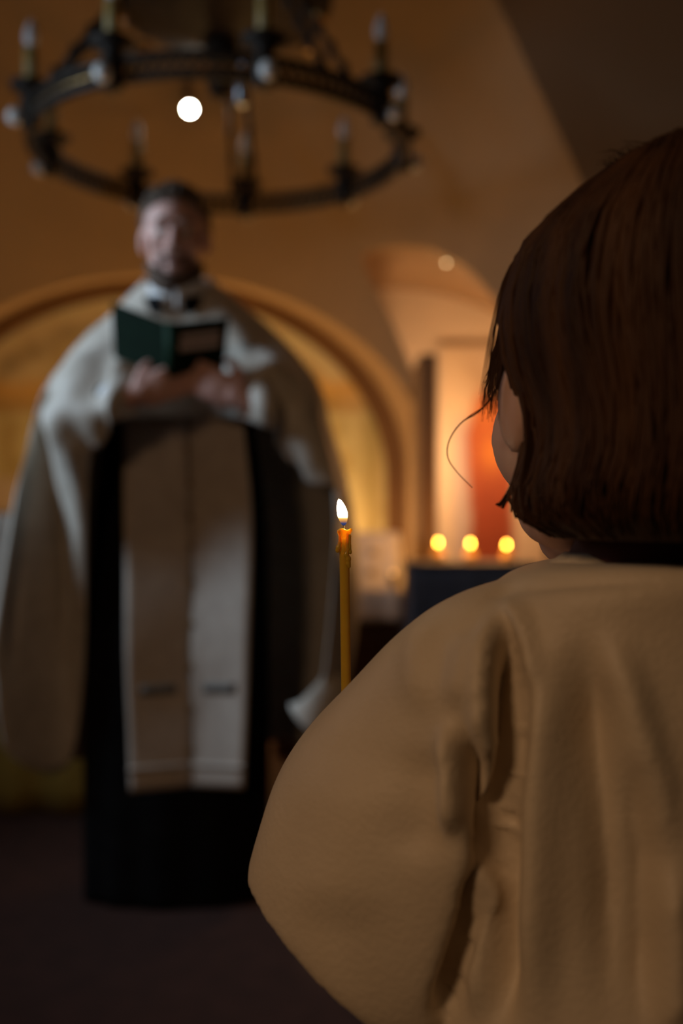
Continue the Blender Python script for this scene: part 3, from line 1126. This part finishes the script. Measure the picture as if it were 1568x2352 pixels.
# cape (columns from neck to hem, all the way round)
V3 = lambda L: [P(*q) for q in L]
cols = [
    V3([(405, 640, 2.68), (405, 800, 2.77), (405, 1100, 2.83), (405, 1400, 2.86), (405, 1720, 2.88)]),
    V3([(352, 640, 2.65), (260, 800, 2.75), (200, 1100, 2.81), (180, 1400, 2.84), (175, 1745, 2.85)]),
    V3([(334, 640, 2.60), (178, 812, 2.56), (92, 955, 2.46), (55, 1150, 2.42), (12, 1400, 2.42), (-10, 1600, 2.43), (0, 1712, 2.44)]),
    V3([(336, 648, 2.56), (200, 790, 2.52), (104, 910, 2.47), (118, 1100, 2.50), (140, 1400, 2.53), (155, 1600, 2.54), (165, 1745, 2.55)]),
    V3([(345, 662, 2.52), (235, 785, 2.46), (135, 885, 2.36), (128, 985, 2.32), (165, 1060, 2.32), (202, 1112, 2.34)]),
    V3([(358, 678, 2.50), (290, 780, 2.42), (235, 850, 2.28), (218, 935, 2.23), (236, 1020, 2.27)]),
    V3([(375, 692, 2.49), (340, 790, 2.42), (290, 858, 2.30), (270, 900, 2.22), (272, 962, 2.24)]),
    V3([(410, 704, 2.48), (425, 800, 2.44), (428, 880, 2.43), (430, 960, 2.43)]),
    V3([(442, 692, 2.49), (500, 790, 2.42), (570, 865, 2.30), (594, 905, 2.22), (594, 968, 2.24)]),
    V3([(458, 678, 2.50), (545, 780, 2.42), (620, 860, 2.28), (640, 950, 2.26), (640, 1030, 2.32)]),
    V3([(470, 662, 2.52), (600, 785, 2.45), (685, 870, 2.34), (712, 980, 2.27), (715, 1105, 2.29)]),
    V3([(480, 648, 2.56), (635, 785, 2.51), (728, 912, 2.43), (764, 1050, 2.32), (785, 1185, 2.27)]),
    V3([(484, 640, 2.60), (655, 795, 2.62), (738, 925, 2.62), (798, 1180, 2.64), (815, 1320, 2.66), (808, 1470, 2.60), (778, 1600, 2.50), (712, 1690, 2.46)]),
    V3([(462, 640, 2.65), (560, 800, 2.75), (640, 1100, 2.81), (655, 1400, 2.84), (655, 1700, 2.85)]),
]
NT = 54
cs_ = [arcs(cr(c, 80), NT) for c in cols]
cs_.append(cs_[0])
rws = []
fold_l = ridges([([(118, 905), (150, 1010), (205, 1095)], 22, .032), ([(88, 1000), (78, 1120), (45, 1300), (12, 1480), (-5, 1600)], 20, .034), ([(250, 740), (150, 850)], 22, .008),
                 ([(590, 880), (640, 830)], 18, .016), ([(585, 890), (660, 1000), (770, 1140)], 30, .014), ([(280, 830), (160, 930)], 26, -.014),
                 ([(560, 820), (630, 760)], 24, -.008), ([(150, 1060), (120, 1500)], 26, -.016), ([(110, 1200), (60, 1600)], 30, .010),
                 ([(700, 850), (740, 960)], 30, .008), ([(690, 930), (640, 880)], 26, -.010)])
for i in range(NT):
    rws.append(cr([c[i] for c in cs_], 14 * 8 + 1)[:-1])
nr, nc_ = len(rws), len(rws[0])
out = []
for i in range(nr):
    rw = []
    for j in range(nc_):
        p = rws[i][j]
        du = rws[i][(j + 1) % nc_] - rws[i][j - 1]
        dv = rws[min(i + 1, nr - 1)][j] - rws[max(i - 1, 0)][j]
        n = du.cross(dv)
        n = n.normalized() if n.length > 1e-9 else Vector((0, -1, 0))
        if n.dot(p - Vector((PX, YP, p.z))) < 0: n = -n
        t = i / (nr - 1)
        d = .010 * t * math.sin(j * .42 + 1.2 * math.sin(i * .08))
        if p.y < 2.62: d += fold_l(p)
        rw.append(p + n * d)
    out.append(rw)
g = MB(); g.grid(out, close_u=True)
cape = g.build('cape', M['cape'], pr)
solid(cape, .004)
cape['label'] = 'ivory brocade cape draped over both arms'
# lit hem fold hanging at the right side
g = MB()
rws = []
for i in range(16):
    t = i / 15
    c = cr(V3([(778, 1525, 2.44), (768, 1580, 2.40), (738, 1630, 2.36), (708, 1650, 2.35), (682, 1640, 2.36)]), 16)[i]
    r_ = .012 + .040 * math.sin(PI * min(1, t * .72 + .12))
    d = Vector((-.7, 0, -.7)) if t < .5 else Vector((-.9, 0, -.3))
    u = Vector((.55, -.2, -.8)).normalized(); w = Vector((.3, .9, .1)).normalized()
    rws.append([c + (u * math.cos(a) * r_ + w * math.sin(a) * r_ * .6) for a in [2 * PI * k / 18 for k in range(18)]])
g.grid(rws, close_u=True)
g.build('cape_hem_fold', M['cape'], cape)
# cuffs
for wr, el in ((wL, eL), (wR, eR)):
    d = (wr - el).normalized()
    g = MB(); g.tube([wr - d * .075, wr - d * .03, wr + d * .004], [.046, .043, .039], 20, cap=False)
    solid(g.build('white_cuff', M['shirt'], pr), .003)
    g = MB(); g.tube([el + d * .02, wr - d * .05], [.052, .046], 20, cap=False)
    solid(g.build('cassock_sleeve', M['black'], pr), .003)

# ------------------------------------------------------------------ green book
bk = empty('book', P(392, 830, 2.24))
tag(bk, 'open green hardcover book held up in both hands of the priest', 'book')


def slab(q, th, name, m, par, nrm=None):
    a, b, c, d = q
    n = (b - a).cross(d - a).normalized()
    if n.y > 0: n = -n
    g = MB()
    g.add([a, b, c, d] + [p - n * th for p in (a, b, c, d)], [(0, 1, 2, 3), (7, 6, 5, 4), (0, 4, 5, 1), (1, 5, 6, 2), (2, 6, 7, 3), (3, 7, 4, 0)])
    return g.build(name, m, par, smooth=False)


yt, ye, dyb = 2.19, 2.255, 0.05
LT, LB = P(255, 693, ye), P(262, 822, ye + dyb)
STl, SBl = P(378, 741, yt), P(383, 866, yt + dyb)
STr, SBr = P(408, 742, yt), P(410, 866, yt + dyb)
RT, RB = P(526, 730, ye), P(514, 850, ye + dyb)
bevel(slab((LT, STl, SBl, LB), .003, 'cover', M['green'], bk), .001)
fc = slab((STr, RT, RB, SBr), .003, 'cover', M['green'], bk)
g = MB()
rws = []
for k in range(8):
    f = k / 7
    b_ = .008 * math.sin(PI * f)
    rws.append([STl.lerp(STr, f) + Vector((0, -b_, 0)), SBl.lerp(SBr, f) + Vector((0, -b_, 0))])
g.grid(rws)
solid(g.build('spine', M['green_spine'], bk), .002)
off = Vector((0, .012, 0.0))
ins = .004
for (a, b, c, d) in ((LT, STl, SBl, LB), (STr, RT, RB, SBr)):
    m_ = (a + b + c + d) / 4
    q = [m_ + (p - m_) * .96 + Vector((0, .004, 0)) for p in (a, b, c, d)]
    slab(q, .012, 'pages', M['paper'], bk)
# pale label on the front cover
def onq(q, u, v, o): 
    a, b, c, d = q
    p = a.lerp(b, u).lerp(d.lerp(c, u), v)
    n = (b - a).cross(d - a).normalized()
    if n.y > 0: n = -n
    return p + n * o
Q = (STr, RT, RB, SBr)
for (v0, v1, u0, u1) in ((.21, .33, .05, .84), (.37, .52, .02, .84)):
    slab([onq(Q, u0, v0, .0012), onq(Q, u1, v0, .0012), onq(Q, u1, v1, .0012), onq(Q, u0, v1, .0012)], .001, 'title_line', M['label'], fc)

# ------------------------------------------------------------------ the child
YC = 0.60
XC = P(1530, 0, YC).x
chd = tag(empty('person', (XC, YC, 0)), 'child seen from behind with brown bob hair and cream robe, holding the candle', 'person')
cx = XF(P(1408, 915, 0.625), Matrix.Rotation(R(15), 3, 'Z') @ Matrix.Rotation(R(-6), 3, 'X'), 0.89)
elb = Vector((-.005, .615, .770)); wri = Vector((.016, .660, .758))
g = MB()
head(g, cx, True)
nb = cx(0, -.02, -.05)
g.tube([nb, Vector((nb.x * .5 + XC * .5, .61, .965)), Vector((XC, .60, .93)), Vector((XC, .60, .88))], [.040, .038, .045, .06], 14)
g.ell((XC, YC, .86), (.105, .062, .075)); g.ell((XC, YC, .72), (.095, .065, .13)); g.ell((XC, YC, .58), (.10, .07, .08))
for s in (-1, 1):
    sh = Vector((XC + s * .095, YC, .895))
    el = elb if s < 0 else Vector((2 * XC - elb.x, elb.y, elb.z))
    wr = wri if s < 0 else Vector((2 * XC - wri.x, wri.y, wri.z))
    g.ell(sh, (.036, .036, .038))
    g.tube([sh, sh.lerp(el, .5), el], [.032, .028, .024], 12)
    g.ell(el, (.024, .024, .024))
    g.tube([el, el.lerp(wr, .4), wr], [.024, .023, .017], 12)
    hp = Vector((XC + s * .05, YC, .56))
    g.tube([hp, Vector((XC + s * .06, YC + .005, .32)), Vector((XC + s * .06, YC, .06))], [.055, .04, .03], 12)
    g.ell((XC + s * .065, YC + .04, .03), (.030, .085, .028))
    if s < 0:
        hand(g, wr, (-.15, .55, .35), (0.1, -.3, .95), .66, (0.9, 1.1, 0.8), thumb=-1)
    else:
        hand(g, wr, (.0, .9, .2), (0, -.3, .95), .66, (0.3, 0.4, 0.4), thumb=1)
remeshed(g, 'body', M['skin_child'], chd, 0.0045, 3)
face_parts(cx, chd)

# robe: body and wide sleeves as one continuous garment, folds pressed in afterwards
rL = [(1400, 1286), (1330, 1292), (1245, 1298), (1165, 1332), (1118, 1400), (1098, 1560), (1085, 1760), (1062, 1980), (1020, 2200), (975, 2400), (900, 2700), (800, 3200), (690, 3900), (640, 4890)]
nrw = 130
pl = cr([P(x, y, YC) for x, y in rL], nrw)
g = MB()
rws = []
for i, p in enumerate(pl):
    h = XC - p.x
    t = min(1, i / 22)
    d = .040 + .040 * t ** .6 + .0004 * max(0, i - 40)
    rw = []
    for j in range(96):
        a = 2 * PI * j / 96
        s_, c_ = math.sin(a), math.cos(a)
        f = 1 + .03 * t * math.sin(a * 13 + .9 * math.sin(a * 3)) * min(1, i / 60) * (s_ > 0 or p.z < .6)
        rw.append(Vector((XC + f * h * math.copysign(abs(c_) ** .85, c_), YC + f * d * math.copysign(abs(s_) ** .85, s_), max(p.z, .006))))
    rws.append(rw)
g.grid(rws, close_u=True)
g.add(rws[0], [tuple(range(96))]); g.add(rws[-1], [tuple(range(96))])
S = [((1300, 1312, .60), (1230, 1800, .60), .040, (0, .04, 0)),
     ((1130, 1340, .60), (1150, 1960, .595), .062, (0, .05, 0)),
     ((1005, 1392, .605), (1092, 2130, .59), .064, (0, .055, .0)),
     ((905, 1472, .615), (1048, 2270, .59), .060, (0, .06, .005)),
     ((812, 1573, .625), (1005, 2350, .59), .055, (0, .065, .01)),
     ((704, 1692, .635), (965, 2378, .59), .050, (.005, .07, .02)),
     ((632, 1808, .64), (930, 2374, .59), .046, (.01, .07, .035)),
     ((592, 1925, .64), (902, 2362, .59), .043, (.015, .07, .05)),
     ((566, 2017, .64), (878, 2348, .59), .038, (.02, .07, .065))]
Ls = cr([P(*q[0]) for q in S], 60)
Rs = cr([P(*q[1]) for q in S], 60)
Nd = cr([Vector((q[2], 0, 0)) for q in S], 60)
Fd = cr([Vector(q[3]) for q in S], 60)
rws = []
for i in range(60):
    c, h = (Ls[i] + Rs[i]) / 2, (Rs[i] - Ls[i]) / 2
    rw = []
    for j in range(72):
        a = 2 * PI * j / 72
        s_, c_ = math.sin(a), math.cos(a)
        v = Vector((0, -Nd[i].x, 0)) * abs(s_) ** .9 if s_ < 0 else Fd[i] * abs(s_) ** .9
        rw.append(c - h * c_ + v)
    rws.append(rw)
mouth_c = sum(rws[-1], Vector()) / 72
mouth_n = (rws[-1][18] - mouth_c).cross(rws[-1][0] - mouth_c).normalized()
if mouth_n.dot(sum(rws[-4], Vector()) / 72 - mouth_c) > 0: mouth_n = -mouth_n
for sgn in (1, -1):
    q = [[Vector((p.x if sgn > 0 else 2 * XC - p.x, p.y, p.z)) for p in rw] for rw in rws]
    g.grid(q, close_u=True)
    g.add(q[0], [tuple(range(72))]); g.add(q[-1], [tuple(range(72))])
robe = remeshed(g, 'robe', M['robe'], chd, 0.0034, 5)
folds = ridges([
    ([(1165, 1395), (1128, 1470), (1112, 1590), (1104, 1690), (1122, 1790)], 25, .013),
    ([(1150, 1410), (1172, 1540), (1188, 1700), (1172, 1850), (1130, 2000)], 34, -.022),
    ([(1140, 1385), (1200, 1420), (1228, 1520), (1230, 1600)], 22, .009),
    ([(1265, 1390), (1256, 1650), (1242, 1900), (1235, 2130), (1225, 2420)], 44, .014),
    ([(1195, 1800), (1180, 2000), (1165, 2200), (1150, 2420)], 34, -.012),
    ([(1022, 1650), (1040, 1750), (1040, 1850), (1030, 1930)], 22, .013),
    ([(1062, 1640), (1086, 1780), (1118, 1920), (1130, 2040)], 26, -.024),
    ([(1100, 1960), (1085, 2120), (1040, 2260), (1000, 2360)], 24, -.020),
    ([(1135, 1980), (1125, 2150), (1095, 2360)], 18, .010),
    ([(1345, 1440), (1362, 1700), (1392, 2000), (1410, 2420)], 46, -.013),
    ([(1375, 1430), (1440, 1590), (1495, 1780), (1520, 2000)], 40, .009),
    ([(1455, 1700), (1478, 2000), (1480, 2420)], 40, -.012),
    ([(1530, 1950), (1545, 2200), (1545, 2420)], 36, .008),
    ([(1080, 1390), (1170, 1352), (1300, 1336), (1440, 1332), (1640, 1336)], 15, -.005),
    ([(965, 1400), (960, 1500), (968, 1660)], 40, .005),
    ([(1085, 1450), (1068, 1540), (1050, 1640)], 30, .007),
    ([(985, 1700), (960, 2000)], 60, -.005), ([(820, 1720), (760, 2150)], 110, .005)])
me = robe.data
mw = PM(chd)
mn = [(v.index, mw @ v.co, v.normal.copy()) for v in me.vertices]
for i, p, n in mn:
    if n.y < -.05 and p.z > .60:
        me.vertices[i].co += n * folds(p) * 1.25 * min(1, -n.y * 2)
# open the sleeve mouths again and the neck
bm = bmesh.new(); bm.from_mesh(me)
bm.normal_update()
kill = []
for f in bm.faces:
    c = mw @ f.calc_center_median()
    for sgn in (1, -1):
        cc_ = Vector((c.x if sgn > 0 else 2 * XC - c.x, c.y, c.z))
        nn_ = Vector((f.normal.x * sgn, f.normal.y, f.normal.z))
        if abs((cc_ - mouth_c).dot(mouth_n)) < .016 and nn_.dot(mouth_n) > .75 and (cc_ - mouth_c).length < .13: kill.append(f); break
    else:
        if (c.z < .02 and f.normal.z < -.8) or (c.z > .935 and f.normal.z > .9 and (c - Vector((XC, YC, c.z))).length < .05): kill.append(f)
bmesh.ops.delete(bm, geom=kill, context='FACES')
bm.to_mesh(me); bm.free()
sm = robe.modifiers.new('s', 'SMOOTH'); sm.iterations = 6; sm.factor = 0.5
solid(robe, .002)
# white shirt sleeve inside the wide mouth
g = MB()
q0, q1 = elb, wri
g.tube([P(1010, 2210, .59), P(960, 2290, .60), P(935, 2340, .60), P(922, 2400, .60)], [.010, .016, .017, .014], 16, cap=False)
solid(g.build('shirt_tail', M['shirt'], chd), .002)
g = MB()
d = (wri - elb).normalized()
g.tube([elb, elb.lerp(wri, .5), wri], [.031, .028, .024], 18, cap=False)
solid(g.build('shirt_sleeve', M['shirt'], chd), .002)
# collar band: neckline of the robe and dark shirt collar
for nm, m_, r0, r1, z0, z1, sq in (('neckline', 'robe', .083, .060, .935, .950, .60), ('shirt_collar', 'maroon', .062, .046, .935, .975, .8)):
    rws = []
    for i in range(7):
        f = i / 6
        rr_ = r0 + (r1 - r0) * f
        rws.append([Vector((XC + rr_ * math.cos(2 * PI * j / 60), YC + rr_ * sq * math.sin(2 * PI * j / 60), z0 + (z1 - z0) * f)) for j in range(60)])
    g = MB(); g.grid(rws, close_u=True)
    solid(g.build(nm, M[m_], chd), .004)

# bob hair: shell with locks, and stray strands
HL = [(1512, 376), (1470, 384), (1400, 410), (1330, 458), (1255, 522), (1200, 590), (1174, 680), (1164, 760), (1180, 850), (1208, 930), (1218, 1000), (1212, 1070), (1186, 1130), (1200, 1192), (1275, 1236)]
HY = .590
hl = cr([P(x, y, HY) for x, y in HL], 60)
hxc = P(1520, 0, HY).x
rws = []
for i, p in enumerate(hl):
    h = max(.002, hxc - p.x)
    t = i / 59
    d = .100 * math.sqrt(max(0.0, min(1.0, 1 - (1 - min(1, t / .42)) ** 2))) + .002
    if t > .8: d -= .020 * ((t - .8) / .2) ** 2
    rw = []
    for j in range(90):
        a = 2 * PI * j / 90
        s_, c_ = math.sin(a), math.cos(a)
        k = 1 + .010 * t * math.sin(a * 17 + 2 * math.sin(a * 5)) + .006 * noise.noise(Vector((c_ * 6, s_ * 6, t * 3)))
        dy = d * s_ * k
        if s_ > 0 and t > .30:
            dy *= max(.18, 1 - (t - .30) * 3.2)      # leave the face free
        rw.append(Vector((hxc - h * c_ * k, HY + dy, p.z)))
    rws.append(rw)
g = MB(); g.grid(rws, close_u=True)
for q in range(620):
    j = random.uniform(0, 90)
    if 10 < j < 36 and random.random() < .8: j = random.uniform(48, 88)
    i0 = random.randint(0, 12) if random.random() < .6 else random.randint(8, 30)
    i1 = random.randint(50, 59)
    pts, rad = [], []
    o_ = random.uniform(.0005, .0035)
    w1, w2 = random.uniform(-3, 3), random.uniform(0, 6)
    n_ = 12
    for k in range(n_):
        f = k / (n_ - 1)
        ii = i0 + (i1 - i0) * f
        jj = j + w1 * f + .4 * math.sin(w2 + 4 * f)
        a_, b_ = int(ii), int(jj) % 90
        fa, fb = ii - a_, jj - int(jj)
        fb = fb if jj >= 0 else 0
        p = rws[a_][b_].lerp(rws[min(59, a_ + 1)][b_], fa).lerp(rws[a_][(b_ + 1) % 90].lerp(rws[min(59, a_ + 1)][(b_ + 1) % 90], fa), fb)
        n = Vector((p.x - hxc, (p.y - HY), .02)).normalized()
        pts.append(p + n * (o_ + .003 * f * random.random()))
        rad.append(.0004 + .0016 * math.sin(PI * min(1, .12 + f * .85)))
    g.tube(pts, rad, 5, cap=False)


def stray(pl, r0, r1, n=18):
    pts = cr([P(*q) for q in pl], n)
    g.tube(pts, [r0 + (r1 - r0) * k / (n - 1) for k in range(n)], 5)


# side locks hanging before the cheek
for k in range(150):
    e = random.uniform(-1, 1); f = random.uniform(0, 1) ** 1.5; e2 = random.uniform(-1, 1)
    stray([(1245 + 18 * e, 545, .60), (1188 + 18 * e, 680, .612), (1160 + 20 * e, 780, .618), (1146 + 22 * e + 6 * e2, 850, .62), (1140 + 26 * e + 16 * e2, 880 + 90 * f, .62)], .0006, .0001, 12)
for k in range(36):
    e = random.uniform(-1, 1); e2 = random.uniform(-1, 1)
    stray([(1255 + 10 * e, 515, .59), (1178 + 12 * e + 4 * e2, 620, .59), (1146 + 12 * e + 8 * e2, 740, .595), (1128 + 10 * e + 14 * e2, 860, .60), (1118 + 20 * e2, 930 + 30 * e, .60)], .00035, .0001, 14)
stray([(1180, 740, .61), (1150, 850, .61), (1135, 900, .61), (1100, 945, .61), (1060, 970, .61), (1032, 1010, .61), (1028, 1050, .61), (1050, 1085, .61), (1085, 1120, .61)], .0006, .0003, 30)
stray([(1185, 720, .61), (1148, 870, .61), (1120, 925, .61), (1075, 958, .61), (1045, 985, .61)], .0006, .0002, 24)
for k in range(26):
    e = random.uniform(-1, 1)
    stray([(1222 + 8 * e, 985, .60), (1205 + 7 * e, 1060, .60), (1180 + 6 * e, 1110, .60), (1158 + 7 * e, 1150, .60), (1146 + 10 * e, 1164 + 6 * e, .60)], .0010, .0004, 12)
for k in range(50):
    e = random.uniform(-1, 1)
    stray([(1212 + 14 * e, 900, .57), (1222 + 16 * e, 1030, .565), (1214 + 22 * e, 1120, .565), (1232 + 24 * e, 1190, .565), (1282 + 18 * e, 1226 + 6 * e, .565)], .0012, .0004, 12)
for k in range(90):
    x0 = random.uniform(1420, 1620); u = random.uniform(0, 46)
    yy = 372 + .0016 * (x0 - 1540) ** 2
    stray([(x0, yy, .57), (x0 - 25 + random.uniform(-20, 20), yy - 12 - u * .7, .56), (x0 - 60 + random.uniform(-30, 60), yy - 4 - u, .56)], .00022, .0001, 8)
hr = g.build('hair', M['hair_child'], chd)
hr['label'] = 'chin length straight brown bob with loose strands'

# ------------------------------------------------------------------ the burning candle
YK = .68
ct, cbm = P(790, 1222, YK), P(799, 1930, YK)
cn = tag(empty('taper_candle', cbm), 'thin lit beeswax candle with dripped wax held upright by the child', 'candle')
ax = (ct - cbm).normalized()
RC = .00342
g = MB()
n = 40
pts, rad = [], []
for k in range(n + 1):
    f = k / n
    p = cbm.lerp(ct, f)
    pts.append(p); rad.append(RC * (1 + .02 * noise.noise(Vector((0, 0, f * 14)))))
g.tube(pts, rad, 24)
g.build('wax_shaft', M['wax'], cn)
# softened rim and bowl at the tip
g = MB()
rim = []
prof = [(.0031, -.0075), (.0034, -.004), (.0041, -.0012), (.0045, .0004), (.0044, .0016), (.0037, .0020), (.0026, .0010), (.0010, .0006)]
for r_, z in prof:
    rw = []
    for j in range(28):
        a = 2 * PI * j / 28
        k = 1 + .10 * math.sin(a * 2 + .6) * (z > -.002) + .22 * math.exp(-((a - .15) % (2 * PI) / .5) ** 2) * (z > -.0005)
        rw.append(ct + Vector((r_ * k * math.cos(a), r_ * k * math.sin(a), z + .0006 * math.sin(a * 3 + 1) * (z > 0))))
    rim.append(rw)
g.grid(rim, close_u=True)
g.add(rim[-1], [tuple(range(28))])
g.add(rim[0], [tuple(reversed(range(28)))])
g.build('melted_rim', M['wax'], cn)
# drips: chains of wax beads running down the shaft
def drip(lst, name):
    g = MB()
    for k, (x, y, r_) in enumerate(lst):
        g.ell(P(x, y, YK - .0026), (r_ * .0003, r_ * .00026, r_ * .0003 * 1.15), n=14, m=10)
    for (x, y, r_), (x2, y2, r2) in zip(lst, lst[1:]):
        g.tube([P(x, y, YK - .0026), P(x2, y2, YK - .0026)], [r_ * .00024, r2 * .00024], 12)
    o = remeshed(g, name, M['wax'], cn, .00035, 6)
    return o


drip([(782, 1222, 5), (781, 1236, 4.4), (780, 1248, 5.2), (777, 1258, 6.6), (775, 1264, 5.4)], 'wax_drip')
drip([(797, 1228, 4), (797, 1248, 5), (798, 1262, 6), (795, 1274, 7.2), (799, 1284, 7.6), (799, 1294, 7), (801, 1300, 5)], 'wax_drip')
drip([(803, 1232, 4), (803, 1255, 4.2), (804, 1268, 4.6)], 'wax_drip')
g = MB()
g.tube([P(790, 1222, YK), P(789.5, 1214, YK), P(790, 1207, YK), P(788, 1199, YK)], [.0009, .0008, .0006, .0004], 8)
g.build('wick', M['wick'], cn)
# flame: a leaning teardrop, hot white body, orange above the wick, blue root
fm = bpy.data.materials.new('candle_flame')
fm.use_nodes = True
nt = fm.node_tree
nt.nodes.clear()
ou = nt.nodes.new('ShaderNodeOutputMaterial'); em = nt.nodes.new('ShaderNodeEmission')
tc = nt.nodes.new('ShaderNodeTexCoord'); sx = nt.nodes.new('ShaderNodeSeparateXYZ'); rp = nt.nodes.new('ShaderNodeValToRGB')
nt.links.new(tc.outputs['Generated'], sx.inputs[0]); nt.links.new(sx.outputs[2], rp.inputs[0])
el_ = rp.color_ramp.elements
el_[0].position = 0.0; el_[0].color = (0.015, 0.03, 0.11, 1)
el_[1].position = 1.0; el_[1].color = (1.0, 0.62, 0.26, 1)
for p_, c_ in ((.09, (.05, .06, .16, 1)), (.16, (.50, .22, .07, 1)), (.26, (1.0, .50, .12, 1)), (.36, (1.0, .74, .36, 1)), (.5, (1.0, .84, .58, 1)), (.85, (1.0, .82, .52, 1))):
    e_ = el_.new(p_); e_.color = c_
mp_ = nt.nodes.new('ShaderNodeMapRange')
mp_.inputs[1].default_value = .26; mp_.inputs[2].default_value = .52; mp_.inputs[3].default_value = 1.0; mp_.inputs[4].default_value = 26.0
nt.links.new(sx.outputs[2], mp_.inputs[0])
nt.links.new(rp.outputs[0], em.inputs[0]); nt.links.new(mp_.outputs[0], em.inputs[1]); nt.links.new(em.outputs[0], ou.inputs[0])
ax_px = [(789, 1207), (789, 1200), (788, 1192), (786.5, 1182), (784, 1170), (781, 1158), (779, 1150), (777.5, 1146)]
wid = [3.0, 7.5, 10.2, 12.2, 11.2, 8.0, 4.4, .4]
ap = cr([P(x, y, YK) for x, y in ax_px], 40)
wd = cr([Vector((w, 0, 0)) for w in wid], 40)
g = MB()
g.tube(ap, [max(.0001, w.x * YK / F) for w in wd], 20)
g.build('flame', fm, cn)
# the flame's light, scattered in the molten wax under it
light('candle_glow', 'POINT', P(792, 1210, YK) + Vector((0.0006, -.0022, 0)), 0.0022, (1.0, 0.60, 0.20), .0008)
light('molten_wax_glow', 'POINT', P(790, 1227, YK), 0.0022, (1.0, 0.60, 0.16), .001)
